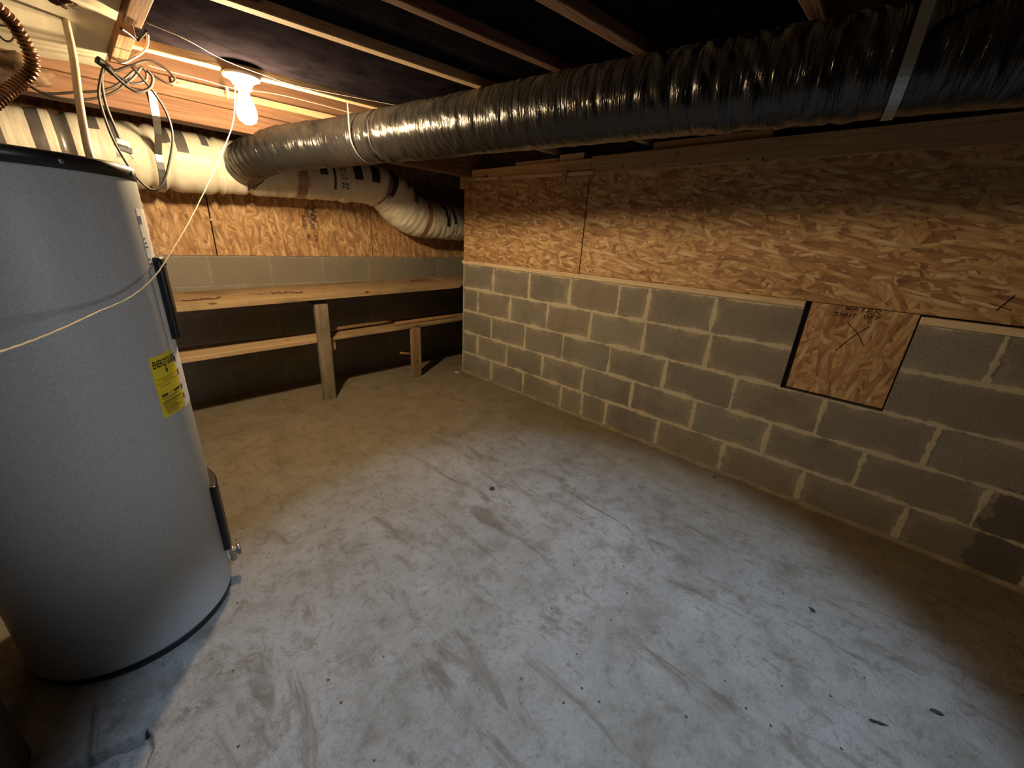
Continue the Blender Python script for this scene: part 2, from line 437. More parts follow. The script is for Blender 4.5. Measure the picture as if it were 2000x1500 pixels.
def text_mesh(txt, size, extr=0.0, shear=0, cuts=0, bold=0.0):
    cu = bpy.data.curves.new('t', 'FONT'); cu.body = txt; cu.size = size; cu.shear = shear; cu.resolution_u = 2; cu.offset = bold
    ob = bpy.data.objects.new('t', cu); COL.objects.link(ob)
    dg = bpy.context.evaluated_depsgraph_get(); dg.update()
    me = bpy.data.meshes.new_from_object(ob.evaluated_get(dg))
    bm = bmesh.new(); bm.from_mesh(me)
    bpy.data.objects.remove(ob); bpy.data.curves.remove(cu); bpy.data.meshes.remove(me)
    bmesh.ops.triangulate(bm, faces=bm.faces)
    return bm
def merge(dst, src, f):
    mp = {v_: dst.verts.new(f(v_.co)) for v_ in src.verts}
    for fa in src.faces:
        try: dst.faces.new([mp[v_] for v_ in fa.verts])
        except ValueError: pass
    src.free()

# ------------------------------------------------------------------ setting: slab, masonry walls, ceiling
YB = 0.42            # face of the far foundation wall
ZC = 1.845            # underside of the floor joists
def pit(x, y):
    # a broken-out hollow beside the heater
    n = noise.noise(Vector((x*18, y*18, 3)))*.010 + noise.noise(Vector((x*60, y*60, 3)))*.004
    a = (-1.995 - .22*(x+2.608)) - y + n
    b = (-2.594 + .02*math.sin(y*30)) - x + n
    if a > -.004 and b > 0:
        e = max(0, min(a, b*1.3))
        d = -.012*min(1, e/.010) - .075*math.exp(-((a-.009)/(.0065+.003*noise.noise(Vector((x*20, 0, 5)))))**2)*min(1, b/.015) + noise.fractal(Vector((x*30, y*42, 1)), 1, 2, 4)*.008*min(1, e/.02)
        return d
    return 0
xs = sorted(set([-3.6+i*.1 for i in range(8)] + [-2.95+i*.0042 for i in range(96)] + [-2.5+i*.1 for i in range(46)]))
ys = sorted(set([-5.2+i*.1 for i in range(28)] + [-2.30+i*.0042 for i in range(84)] + [-2.38] + [-1.94+i*.1 for i in range(30)]))
bm = bmesh.new(); G = []
for y in ys: G.append([bm.verts.new((x, y, pit(x, y) + noise.noise(Vector((x*1.3, y*1.3, 0)))*.003)) for x in xs])
for j in range(len(ys)-1):
    for i in range(len(xs)-1):
        f = bm.faces.new((G[j][i], G[j][i+1], G[j+1][i+1], G[j+1][i])); f.smooth = True
fl = link('floor', bm, 'slab'); tag(fl, kind='structure')

def block_wall(name, rows, mat, plane, pos, joints, u0, u1, skip=None, depth=.19, back=1):
    """rows: z lines from top to bottom; joints: per course u positions; front face on plane=pos"""
    bm = bmesh.new(); U = bm.loops.layers.uv.new('uv'); Z2 = bm.loops.layers.uv.new('size')
    def P(u, z, d=0): return (pos+d*back, u, z) if plane == 'X' else (u, pos+d*back, z)
    def quad(a, b, c_, d, full, off):
        vs = [bm.verts.new(P(*q)) for q in (a, b, c_, d)]
        f = bm.faces.new(vs)
        for lp, q in zip(f.loops, (a, b, c_, d)):
            lp[U].uv = (q[0]-off[0], q[1]-off[1]); lp[Z2].uv = full
    for r in range(len(rows)-1):
        zt, zb = rows[r], rows[r+1]
        js = [u0] + sorted(j for j in joints[r] if u0+.03 < j < u1-.03) + [u1]
        for a, b in zip(js, js[1:]):
            segs = [(a, b)]
            if skip and zb < skip[3]-.01 and zt > skip[2]+.01:
                segs = []
                if a < skip[0]: segs.append((a, min(b, skip[0])))
                if b > skip[1]: segs.append((max(a, skip[1]), b))
            for (p, q) in segs:
                if q-p > .001: quad((p, zb), (q, zb), (q, zt), (p, zt), (b-a, zt-zb), (a, zb))
    # thickness: top, ends, and the reveals of the opening
    def side(p1, p2, p3, p4):
        vs = [bm.verts.new(P(*q)) for q in (p1, p2, p3, p4)]
        f = bm.faces.new(vs)
        for lp in f.loops: lp[U].uv = (.1, .1); lp[Z2].uv = (.4, .2)
    zt, zb = rows[0], rows[-1]
    side((u0, zb), (u0, zt), (u0, zt, depth), (u0, zb, depth)); side((u1, zb), (u1, zt), (u1, zt, depth), (u1, zb, depth))
    side((u0, zb, depth), (u1, zb, depth), (u1, zt, depth), (u0, zt, depth))
    if skip:
        a, b, c_, d = skip
        side((u0, zt), (a, zt), (a, zt, depth), (u0, zt, depth)); side((b, zt), (u1, zt), (u1, zt, depth), (b, zt, depth))
        side((a, c_), (b, c_), (b, c_, depth), (a, c_, depth)); side((a, c_), (a, zt), (a, zt, depth), (a, c_, depth)); side((b, c_), (b, zt), (b, zt, depth), (b, c_, depth))
    else: side((u0, zt), (u1, zt), (u1, zt, depth), (u0, zt, depth))
    bmesh.ops.recalc_face_normals(bm, faces=[]) 
    o = link(name, bm, mat); tag(o, kind='structure'); return o

def Q(cx, cy): return at(880+.36*cx, 480+.36*cy, 0, 0)
TOP = 1.035
rows = [TOP, .822, .612, .406, .203, -.03]
jj = [
 [Q(232, 175), Q(428, 200), Q(648, 250), Q(912, 290), Q(1072, 315), Q(1428, 375)],
 [Q(148, 300), Q(322, 340), Q(524, 388), Q(758, 430), Q(1052, 482), Q(1395, 578)],
 [Q(220, 450), Q(403, 490), Q(609, 545), Q(862, 613), Q(1160, 700), Q(1532, 806), Q(1988, 980)],
 [Q(145, 545), Q(304, 590), Q(496, 660), Q(718, 720), Q(979, 820), Q(1311, 930), Q(1710, 1063)],
 [Q(220, 692), Q(392, 757), Q(597, 832), Q(712, 860), Q(1119, 1012), Q(1470, 1137), Q(1900, 1295)],
]
jj = [[p.y for p in r] for r in jj]
jj[4].append(jj[4][2]-.41)
for r in jj:
    m_ = min(r)
    while m_ > -4.7: m_ -= .4064; r.append(m_)
jj[0] = [j for j in jj[0] if j > -2.8] + [-3.485-.4064*i for i in range(4)]
jj[1] = [j for j in jj[1] if j > -2.8] + [-3.74-.4064*i for i in range(4)]
OP = (-3.228, -2.812, .612, 2.0)
wr_ = block_wall('wall_right', rows, 'cmu', 'X', 0, jj, -5.0, -.178, skip=OP, depth=.19)
bm = bmesh.new(); prev = None
ny = 260
for i in range(ny+1):
    y = -5.0+(5.0-.19)*i/ny; a_ = .014+.012*noise.noise(Vector((y*6, 0, 0)))+.006*noise.noise(Vector((y*25, 0, 0))); b_ = .014+.012*noise.noise(Vector((y*7, 5, 0)))+.004*noise.noise(Vector((y*30, 0, 0)))
    r_ = [bm.verts.new(p_) for p_ in ((.0005, y, -.01), (-a_-.006, y, -.004), (-a_*.5, y, b_*.6), (.0005, y, b_+.008))]
    if prev:
        for j in range(3):
            f = bm.faces.new((prev[j], prev[j+1], r_[j+1], r_[j])); f.smooth = True
    prev = r_
tag(link('baseboard_right', bm, 'mortar'), kind='structure')
# opening: hollow cell behind the loose board is backed by the dark core of the wall

bj = [at(x_, 530, 1, YB).x for x_ in (410, 529, 631, 719, 792, 853)]
brow = [1.05, .845, .64, .435, .23, -.03]
bjj = [bj + [bj[0]-.4*i for i in range(1, 5)] + [bj[-1]+.4*i for i in range(1, 5)] for _ in range(5)]
for r in (1, 3): bjj[r] = [j+.2 for j in bjj[r]]
block_wall('wall_back', brow, 'cmu_back', 'Y', YB, bjj, -3.6, 1.9, depth=.19)
# left wall, rear wall with its doorway, crawlspace side wall
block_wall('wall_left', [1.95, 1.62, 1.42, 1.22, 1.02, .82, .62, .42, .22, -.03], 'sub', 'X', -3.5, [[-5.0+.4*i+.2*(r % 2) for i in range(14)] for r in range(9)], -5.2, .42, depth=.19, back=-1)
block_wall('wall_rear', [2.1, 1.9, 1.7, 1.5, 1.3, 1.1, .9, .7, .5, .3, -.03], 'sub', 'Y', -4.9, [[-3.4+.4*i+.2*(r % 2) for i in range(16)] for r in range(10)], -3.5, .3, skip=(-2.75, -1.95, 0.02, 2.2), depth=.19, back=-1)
bm = bmesh.new(); add_box(bm, (1.9, -5.1, -.03), (2.0, .62, 2.2), 0); tag(link('wall_crawlspace', bm, 'sub'), kind='structure')
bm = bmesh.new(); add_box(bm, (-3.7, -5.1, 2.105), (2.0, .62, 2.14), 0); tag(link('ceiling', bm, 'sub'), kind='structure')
bm = bmesh.new(); add_box(bm, (-3.7, YB+.03, 1.04), (1.9, YB+.19, 2.11), 0); tag(link('trim_1', bm, 'sub'), kind='structure')
bm = bmesh.new(); add_box(bm, (.03, -5.0, 1.04), (.19, -.178, 1.80), 0); add_box(bm, (.02, OP[0]-.01, OP[2]-.01), (.19, OP[1]+.01, 1.04), 0); tag(link('trim_2', bm, 'sub'), kind='structure')

# ------------------------------------------------------------------ right wall boards
def side_panel(y0, y1, z0, z1, mat, x0=.004, th=.012, label=None, name='strand_board_panel', group=None):
    o = board(name, (x0, y0, z0), (x0+th, y1, z1), mat, .0008)
    tag(o, label, 'board', group); return o
side_panel(-1.449, -.176, 1.069, 1.71, 'osb_side', label='short strand board panel on the block wall, left of the dark vertical seam')
side_panel(-4.9, -1.457, 1.069, 1.71, 'osb_side', label='long strand board panel on the block wall, right of the dark vertical seam')
pn = side_panel(-3.222, -2.836, .625, 1.066, 'osb_patch', .006, .012, 'strand board hatch marked WATER SHUT OFF let into the block wall', 'hatch_board')
# handwriting
def stroke(path, r=.0016, n=5):
    bm = bmesh.new(); P = [Vector((.004, y, z)) for y, z in path]
    add_strip(bm, cr(P, n) if len(P) > 2 else P, Vector((0, 1, 1)), r*2, .0012) if False else add_tube(bm, cr(P, n) if len(P) > 2 else P, r, 5)
    return bm
LET = {'W': [[(0, 1), (.2, 0), (.5, .7), (.75, 0), (1, 1)]], 'A': [[(0, 0), (.5, 1), (1, 0)], [(.2, .4), (.85, .4)]], 'T': [[(0, 1), (1, 1)], [(.5, 1), (.45, 0)]],
 'E': [[(.9, 1), (.1, 1), (0, 0), (.9, 0)], [(.05, .5), (.75, .5)]], 'R': [[(0, 0), (.1, 1), (.9, .9), (.8, .55), (.1, .5)], [(.3, .5), (1, 0)]],
 'S': [[(.9, 1), (.2, .9), (.1, .6), (.8, .45), (.8, .1), (0, 0)]], 'H': [[(0, 0), (.1, 1)], [(.9, 0), (1, 1)], [(.05, .5), (.95, .5)]],
 'U': [[(.1, 1), (0, .1), (.5, 0), (.9, .15), (1, 1)]], 'O': [[(.5, 1), (0, .6), (.1, .1), (.7, 0), (1, .5), (.5, 1)]], 'F': [[(0, 0), (.1, 1), (1, 1)], [(.08, .5), (.8, .5)]]}
def handwrite(word, y0, z0, y1, z1, h, wd, nm='marker_writing'):
    """written from (y0,z0) to (y1,z1); y falls to the right as seen from the room"""
    bm = bmesh.new(); n = len(word)
    for i, ch in enumerate(word):
        if ch == ' ': continue
        t = i/(n-1); y = y0+(y1-y0)*t; z = z0+(z1-z0)*t
        for st in LET[ch]:
            P = [Vector((.0048, y-(a+.12*b)*wd, z+b*h+a*.0)) for a, b in st]
            q = []
            for a, b in zip(P, P[1:]): q += [a, (a+b)/2]
            q.append(P[-1]); add_tube(bm, q, .0013, 5)
    o = link(nm, bm, 'mark'); local(o, pn); return o
a_ = at(1650, 605, 0, .005); b_ = at(1707, 613, 0, .005)
handwrite('WATER', a_.y, a_.z, b_.y, b_.z, .019, .020)
a_ = at(1629, 614, 0, .005); b_ = at(1711, 622, 0, .005)
f_ = 3/7; mid_y, mid_z = a_.y+(b_.y-a_.y)*f_, a_.z-.006+(b_.z-a_.z)*f_
handwrite('SHUT', a_.y, a_.z-.006, mid_y, mid_z, .018, .0155)
f_ = 5/7; handwrite('OFF', a_.y+(b_.y-a_.y)*f_, a_.z-.006+(b_.z-a_.z)*f_, b_.y, b_.z-.006, .018, .0155)
bm = bmesh.new()
for pts in (((1656, 631), (1674, 651), (1687, 677)), ((1697, 638), (1665, 658), (1633, 683))):
    add_tube(bm, cr([at(x_, y_, 0, .005) for x_, y_ in pts], 5), .0016, 5)
o = link('marker_cross', bm, 'mark'); local(o, pn)
big = [o_ for o_ in bpy.data.objects if o_.get('label', '').startswith('long strand')][0]
bm = bmesh.new()
for pts in (((1932, 593), (1975, 606)), ((1982, 577), (1945, 607))):
    add_tube(bm, [at(x_, y_, 0, .003) for x_, y_ in pts], .0018, 5)
o = link('marker_tick', bm, 'mark'); local(o, big)
# lumber sill strips
tag(board('sill_strip', (-.012, -2.812, TOP+.001), (.03, -.172, 1.0675), 'pale_y'), 'long pale pine strip capping the block wall below the strand boards, left of the hatch', 'sill')
tag(board('sill_strip', (-.012, -4.9, TOP-.006), (.03, -3.228, 1.060), 'pale_y'), 'pine strip capping the block wall right of the WATER SHUT OFF hatch', 'sill')
# top boards
tag(board('plate_board', (-.022, -4.9, 1.700), (.003, -1.47, 1.800), 'pine_y'), 'long top board with nail holes above the long strand board panel', 'board')
tag(board('plate_board', (-.022, -1.468, 1.712), (.003, -.20, 1.790), 'pine_y'), 'top board above the short strand board panel, crossed by thin sticks', 'board')
tag(board('corner_block', (-.030, -.235, 1.655), (.04, -.150, 1.792), 'pine_z'), 'upright wood block at the top far corner of the strand board wall', 'block')
tag(board('thin_batten', (-.036, -1.50, 1.700), (-.023, -.36, 1.722), 'pale_y', rot=Matrix.Rotation(R_(.6), 3, 'X')), 'thin lit batten nailed along the lower edge of the short top board', 'batten')
tag(board('upright_stick', (-.048, -1.30, 1.625), (-.037, -1.262, 1.728), 'pine_z'), 'short upright stick hanging from the batten, nearer the dark seam', 'stick')
tag(board('upright_stick', (-.048, -.66, 1.640), (-.037, -.635, 1.722), 'pine_z'), 'short upright stick hanging from the batten, nearer the far corner', 'stick')
tag(board('filler_block', (-.010, -1.40, 1.7915), (.05, -1.20, 1.832), 'pale_y'), 'pale filler block standing on the top board near the dark seam', 'block')
tag(board('filler_board', (-.006, -1.19, 1.7915), (.05, -.78, 1.815), 'pine_y'), 'thin filler board lying on the top board left of the pale block', 'board')
tag(board('filler_board', (.005, -2.48, 1.8015), (.06, -1.87, 1.843), 'pine_y'), 'dim filler board lying on the long top board under the black duct', 'board')
bm = bmesh.new(); add_box(bm, (.06, -5.0, 1.80), (.10, -.19, 2.1), 0); tag(link('trim_3', bm, 'dark_wood'), kind='structure')
# nail heads and knots in the top board
for i, (x_, y_) in enumerate([(1217, 324), (1244, 323), (1278, 322), (1316, 316), (1366, 319), (1458, 319), (1490, 310)]):
    p = at(x_, y_, 0, -.022)
    if p.z < 1.705: p.z = 1.715
    bm = bmesh.new(); lathe(bm, [(0, 0), (.0045, 0), (.004, .0015), (0, .002)], (-.022, p.y, p.z), 8, (-1, 0, 0))
    o = link('nail', bm, 'black'); tb = [q for q in bpy.data.objects if q.get('label', '').startswith('long top board')][0]; local(o, tb)
# white wall plug on the short panel
p = at(1025, 381, 0, 0)
bm = bmesh.new(); add_box(bm, (-.006, p.y-.012, p.z-.014), (.004, p.y+.012, p.z+.014), .002); tag(link('wall_clip', bm, 'foam'), 'tiny white clip on the short strand board panel in the duct shade', 'clip')

# stamped panels on the far wall
def back_panel(x0, x1, label):
    return tag(board('strand_board_panel', (x0, YB-.004, 1.052), (x1, YB+.008, 1.93), 'osb_back', .0008), label, 'board')
back_panel(-3.45, -1.758, 'strand board panel on the far wall, behind the water heater')
bp = back_panel(-1.750, -.577, 'middle strand board panel on the far wall, with the ink stamp')
back_panel(-.569, 1.85, 'strand board panel on the far wall, behind the duct elbow at the right')
# ink stamp (turned sideways)
bm = bmesh.new()
sc_ = at(605, 428, 1, YB)
def stampf(ox, oz, rot=True):
    def f(c): 
        return Vector((sc_.x+ox-c.y, YB-.0052, sc_.z+oz+c.x)) if rot else Vector((sc_.x+ox+c.x, YB-.0052, sc_.z+oz+c.y))
    return f
merge(bm, text_mesh('APA', .060, bold=.002), stampf(.052, -.02))
merge(bm, text_mesh('RATED', .026, bold=.0009), stampf(-.004, .015)); merge(bm, text_mesh('SHEATHING', .020, bold=.0007), stampf(.014, -.072))
merge(bm, text_mesh('24/16  7/16', .024, bold=.0009), stampf(-.026, -.06)); merge(bm, text_mesh('EXPOSURE 1', .020, bold=.0007), stampf(-.046, -.066)); merge(bm, text_mesh('000', .026, bold=.0009), stampf(.032, -.07))
merge(bm, text_mesh('N.E.', .032, bold=.0012), stampf(.045, -.165)); merge(bm, text_mesh('108', .032, bold=.0012), stampf(-.015, -.165))
for o_ in (.058, -.055):
    add_box(bm, (sc_.x+o_-.001, YB-.0056, sc_.z-.075), (sc_.x+o_+.001, YB-.005, sc_.z+.105), 0)
add_box(bm, (sc_.x-.055, YB-.0056, sc_.z-.076), (sc_.x+.058, YB-.005, sc_.z-.074), 0)
o = link('ink_stamp', bm, 'stamp'); local(o, bp)
p = at(411, 429, 1, YB)
bm = bmesh.new(); lathe(bm, [(0, 0), (.011, 0), (.009, .006), (0, .008)], (p.x+.006, YB-.004, p.z), 10, (0, -1, 0)); tag(link('foam_dot', bm, 'foam'), 'small cream foam blob beside the seam on the far strand boards', 'blob')

# ------------------------------------------------------------------ shelves on the far wall
def shelf(name, xa, xb, yf, zf, yb, th, tilt, mat, label):
    """board between xa..xb, front edge yf, top zf at xa, rising by tilt*(x-xa)"""
    bm = bmesh.new(); vs = add_box(bm, (0, 0, -th), (xb-xa, yb-yf, 0), .003)
    for v_ in vs: v_.co.z += tilt*v_.co.x
    o = link(name, bm, mat, loc=(xa, yf, zf)); return tag(o, label, 'shelf')
up = shelf('shelf', -3.3, -.005, -.14, .785, YB-.002, .038, .020, 'shelf_x', 'long upper shelf board under the far wall blocks, resting on the grey post')
shelf('shelf', .001, 1.5, -.06, .853, YB-.002, .038, .005, 'shelf_x', 'end of the upper shelf running on behind the block wall corner')
lo1 = shelf('lower_shelf', -3.3, -1.25, -.05, .455, .14, .030, .014, 'pale_x', 'lower left shelf plank, ending at the grey post')
bm = bmesh.new(); add_box(bm, (-3.3, .145, .440), (-1.36, .26, .462), .003); tag(link('loose_plank', bm, 'shelf_x'), 'narrow plank lying behind the lower left shelf plank', 'plank')
lo2 = shelf('lower_shelf', -1.228, .9, -.055, .478, .26, .022, .016, 'shelf_x', 'lower right shelf board, resting on the short brown post')
# posts
def post(name, px_, mat, label, w_, d_, ztop, lean=0):
    bm = bmesh.new(); vs = add_box(bm, (-w_/2, -d_/2, 0), (w_/2, d_/2, ztop), .004)
    for v_ in vs: v_.co.x += lean*v_.co.z
    return tag(link(name, bm, mat, loc=px_), label, 'post')
post('shelf_post', (-1.292, -.095, -.001), 'grey_z', 'weathered grey wooden post holding up the long upper shelf', .092, .038, .752, .012)
post('shelf_post', (-.455, -.05, -.001), 'brown_z', 'short brown wooden post under the lower right shelf', .092, .040, .467, .004)
tag(board('cleat', (-1.335, -.112, .7525), (-1.245, .40, .7855), 'dark_wood'), 'dark cleat between the grey post and the upper shelf', 'cleat')
tag(board('shelf_bracket', (-1.222, -.04, .375), (-1.180, -.015, .4565), 'pine_z'), 'small wood bracket under the lower right shelf beside the grey post', 'bracket')
tag(board('peg', (-.60, -.03, .228), (-.502, -.01, .243), 'pine_x', rot=Matrix.Rotation(R_(14), 3, 'Y')), 'small peg sticking out left of the short brown post', 'peg')
bm = bmesh.new(); add_tube(bm, cr([(-1.2, .10, .505), (-.9, .11, .512), (-.6, .12, .516)], 4), .016, 12); tag(link('wood_pole', bm, 'brown_z'), 'round pole lying on the lower right shelf', 'pole')
for i, (xa, xb, y_, z_) in enumerate([(-.60, .05, .02, .5), (-.57, -.02, .045, .5), (-.60, .0, .03, .512), (-.15, .55, .07, .525)]):
    z0_ = .478 + .016*(xa+1.235) + .012 + (.011 if i == 2 else 0) 
    lab = ['pale thin strip at the front of the strips on the lower right shelf', 'thin strip lying behind the front strip on the lower right shelf', 'thin strip on top of the strips on the lower right shelf', 'thin strip at the far end of the lower right shelf, by the block wall'][i]
    tag(board('wood_strip', (xa, y_, z0_), (xb, y_+.022, z0_+.010), 'pine_x', .001, rot=Matrix.Rotation(R_(-.9), 3, 'Y')), lab, 'wood strip', 'thin wood strips on the lower right shelf')
# lid and leaf on the floor by the corner
p = at(893, 728, 2, .0)
bm = bmesh.new(); lathe(bm, [(0, .002), (.022, .002), (.026, .006), (.022, .010), (0, .008)], (p.x, p.y, .0), 20); tag(link('small_lid', bm, 'foam'), 'small pale lid on the floor at the foot of the block wall corner', 'lid')
p = at(886, 537, 2, .83)
bm = bmesh.new(); add_box(bm, (-.05, -.02, 0), (.05, .02, .018), .006); tag(link('rag_scrap', bm, 'chip', loc=(-.18, .33, .823)), 'dark scrap on the upper shelf near the far corner', 'scrap')

for x_, y_, l_, lab in ((398, 586, .11, 'flat brown litter on the upper shelf, nearest the heater'), (560, 573, .10, 'flat brown litter in the middle of the upper shelf'), (812, 549, .08, 'flat brown litter on the upper shelf towards the far corner')):
    p = at(x_, y_, 2, .80); zt = .785+.020*(p.x+3.3)
    p = at(x_, y_, 2, zt)
    bm = bmesh.new(); rr = random.Random(x_)
    prev = None; pts_ = [Vector((l_*(-1+.25*i), rr.uniform(-.03, .03), .003)) for i in range(9)]
    add_tube(bm, cr(pts_, 3), lambda s_, t_, i_: .0022+.002*abs(math.sin(i_*.7)), 5)
    o = link('twig_litter', bm, 'insul', loc=(p.x, p.y, zt+.003)); o.rotation_euler.z = rr.uniform(-.4, .4); tag(o, lab, 'litter')

# ------------------------------------------------------------------ ceiling framing
def joist(name, p1, p2, x_end, mat, label, w_=.042, h_=.235, z=ZC, xs_=-2.155):
    """p1, p2: surveyed points on the near edge of the underside"""
    m = (p2.y-p1.y)/(p2.x-p1.x)
    ya = p1.y + m*(xs_-p1.x)
    bm = bmesh.new(); vs = add_box(bm, (0, 0, 0), (x_end-xs_, w_, h_), .004)
    for v_ in vs: v_.co.y += m*v_.co.x
    return tag(link(name, bm, mat, loc=(xs_, ya, z)), label, 'joist')
Z = ZC
joist('ceiling_joist', at(290, 97, 2, Z), at(740, 212, 2, Z), 1.85, 'pale_x', 'ceiling joist whose bright underside runs right beside the bulb socket')
joist('ceiling_joist', at(430, -5, 2, Z), at(950, 172, 2, Z), 1.85, 'pale_x', 'pale ceiling joist, next one in front of the joist at the bulb')
joist('ceiling_joist', at(780, 0, 2, Z), at(1105, 140, 2, Z), 1.85, 'dark_wood' if False else 'red_x', 'dim grey ceiling joist, third from the bulb', .038)
joist('ceiling_joist', at(1090, 0, 2, Z), at(1270, 105, 2, Z), 1.85, 'red_x', 'dark reddish ceiling joist, fourth from the bulb, above the black duct', .045)
JL = []
for o_ in [q for q in bpy.data.objects if q.name.startswith('ceiling_joist')]:
    c_ = [v_.co for v_ in o_.data.vertices]; near = min(v_.y for v_ in c_ if v_.x < .01); far = min(v_.y for v_ in c_ if v_.x > 3.9)
    JL.append((o_.location.y, (far-near)/(1.85+2.155), max(v_.y for v_ in c_ if v_.x < .01)-near))
names = ['black insulation batt in the joist bay just in front of the bulb joist', 'black insulation batt between the second and third joists from the bulb', 'black insulation batt between the third and fourth joists from the bulb', 'black insulation batt in the bay nearest the photographer']
JL.append((-2.70, -.05, .0))
for (ya, ma, wa), (yb_, mb, wb), lab in zip(JL, JL[1:], names):  # black fillers added to keep the bays between the joists dark
    bm = bmesh.new(); n = 24; V = []
    for i in range(n+1):
        x = -2.155+4.0*i/n; y1 = ya+ma*(x+2.155)-.002; y0 = yb_+mb*(x+2.155)+wb+.002
        V.append([bm.verts.new(p_) for p_ in ((x, y0, ZC+.030), (x, (y0+y1)/2, ZC+.022+.008*noise.noise(Vector((x*3, y0, 0)))), (x, y1, ZC+.030), (x, y1, ZC+.12), (x, y0, ZC+.12))])
    for i in range(n):
        for j in range(5): bm.faces.new((V[i][j], V[i][(j+1) % 5], V[i+1][(j+1) % 5], V[i+1][j]))
    bm.faces.new(V[0]); bm.faces.new(list(reversed(V[-1]))); bmesh.ops.recalc_face_normals(bm, faces=bm.faces)
    tag(link('insulation_batt', bm, 'black_batt'), lab, 'insulation')
for i, y in enumerate((-2.75, -3.2, -3.65, -4.1, -4.5)):
    joist('ceiling_joist', Vector((-2.1, y, Z)), Vector((-1.1, y-.05, Z)), 1.85, 'red_x', 'dark ceiling joist behind the photographer', .04)['group'] = 'dark ceiling joists near the doorway'
# girder: three stacked boards over the white duct
tag(board('girder_board', (-3.45, -.30, 1.742), (1.0, -.19, 1.838), 'red_x'), 'lowest reddish board of the girder above the white duct', 'beam')
tag(board('girder_board', (-3.45, -.318, 1.8385), (1.0, -.19, 1.918), 'red_x'), 'middle board of the girder behind the bulb', 'beam')
tag(board('girder_board', (-3.45, -.275, 1.9185), (1.0, -.19, 2.104), 'red_x'), 'top board of the girder, directly under the dark subfloor', 'beam')
a_ = at(440, 160, 1, -.40)
tag(board('nailer_strip', (-1.95, -.345, 1.900), (.6, -.3185, 1.932), 'pale_x', .002, rot=Matrix.Rotation(R_(-1.0), 3, 'Y')), 'narrow pale strip nailed along the girder face to the right of the bulb', 'strip')
# header running to the joist ends
pa = at(240, 46, 2, 1.812); pb = at(238, 62, 2, 1.812)
hm = M_['red_y']
tag(board('header_board', (-2.204, -4.8, 1.812), (-2.160, pa.y, 1.96), 'red_y'), 'near header timber that the joists butt into, above the heater side', 'beam')
tag(board('header_board', (-2.208, pb.y+.02, 1.808), (-2.164, -.80, 1.95), 'red_y'), 'short far header timber with the cables tied at its end', 'beam')
# cream board ceiling left of the header
bm = bmesh.new()
n = 26; rows_ = []
xl, xr = -3.45, -2.206
for i in range(n+1):
    x = xl+(xr-xl)*i/n
    ye = -.45 + .03*noise.noise(Vector((x*5, 0, 0))) - .10*max(0, min(1, (x+2.40)/.12))
    rows_.append([(x, -2.7, 1.837), (x, ye, 1.837+.004*math.sin(x*7)), (x, ye, 1.849), (x, -2.7, 1.849)])
V = [[bm.verts.new(p) for p in r] for r in rows_]
for i in range(n):
    for j in range(4): bm.faces.new((V[i][j], V[i][(j+1) % 4], V[i+1][(j+1) % 4], V[i+1][j]))
bm.faces.new(V[0]); bm.faces.new(list(reversed(V[-1])))
bmesh.ops.recalc_face_normals(bm, faces=bm.faces)
tag(link('ceiling_board', bm, 'cream'), 'cream ceiling board above the water heater', 'ceiling board')
# brown insulation wad in the corner above the heater
p = at(20, 140, 1, -.75)
bm = bmesh.new(); bmesh.ops.create_icosphere(bm, subdivisions=4, radius=1)
for v_ in bm.verts:
    d = 1+.35*noise.fractal(v_.co*2.2, 1, 2, 4); v_.co = Vector((v_.co.x*.13*d, v_.co.y*.07*d, v_.co.z*.06*d))
for f in bm.faces: f.smooth = True
tag(link('insulation_wad', bm, 'insul', loc=p+Vector((-.05, 0, .0))), 'brown wad of insulation behind the copper line', 'insulation')

# ------------------------------------------------------------------ bulb
lampE = empty('pull_chain_lamp', (BULB.x, BULB.y, ZC), 'lit bare bulb in a white porcelain pull chain socket on the ceiling', 'lamp')
bx, by = BULB.x, BULB.y
SC = 1.18
def prof(L): return [(a*SC, b*SC) for a, b in L]
bm = bmesh.new(); lathe(bm, prof([(0, -.001), (.054, -.001), (.057, -.006), (.055, -.012), (.042, -.017), (.032, -.026), (.0265, -.036), (.025, -.044), (.022, -.046), (0, -.046)]), (0, 0, 0), 40)
o = link('socket', bm, 'porcelain', lampE)
bm = bmesh.new(); lathe(bm, prof([(0, -.044), (.016, -.046), (.0165, -.056), (0, -.058)]), (0, 0, 0), 24); o = link('screw_base', bm, 'brass', lampE)
bm = bmesh.new(); lathe(bm, prof([(0, -.054), (.0165, -.056), (.019, -.068), (.026, -.086), (.0315, -.106), (.0315, -.122), (.025, -.138), (.013, -.147), (0, -.1495)]), (0, 0, 0), 32)
o = link('bulb', bm, 'bulb', lampE, True)
# pull string: from the socket down towards the photographer's left
q = [(bx-.03, by-.012, ZC-.045)]
for x_, y_, Y_ in ((455, 240, -.84), (428, 310, -.95), (400, 372, -1.14), (370, 432, -1.38), (335, 492, -1.62), (300, 542, -1.77), (255, 580, -1.87), (190, 610, -1.98), (90, 655, -2.2), (-40, 700, -2.42), (-200, 740, -2.6)):
    q.append(at(x_, y_, 1, Y_))
bm = bmesh.new(); P = cr(q, 10)
add_tube(bm, P, lambda s, t, i: .0016*(1+.25*math.sin(s*700+t)), 6)
o = link('pull_string', bm, 'cord'); local(o, lampE); o['label'] = 'pale twisted pull string'
# bowtie of frayed cord tied on the strung wire
p = at(443, 172, 1, -.449)
bm = bmesh.new(); add_tube(bm, cr([p, p+Vector((.002, 0, -.02)), p+Vector((-.003, 0, -.045))], 4), lambda s, t, i: .006*(1-.6*s/.045)+.001, 6)
tag(link('tape_scrap', bm, 'cord'), 'yellowed tape scrap hanging from the cream cord left of the bulb', 'scrap')
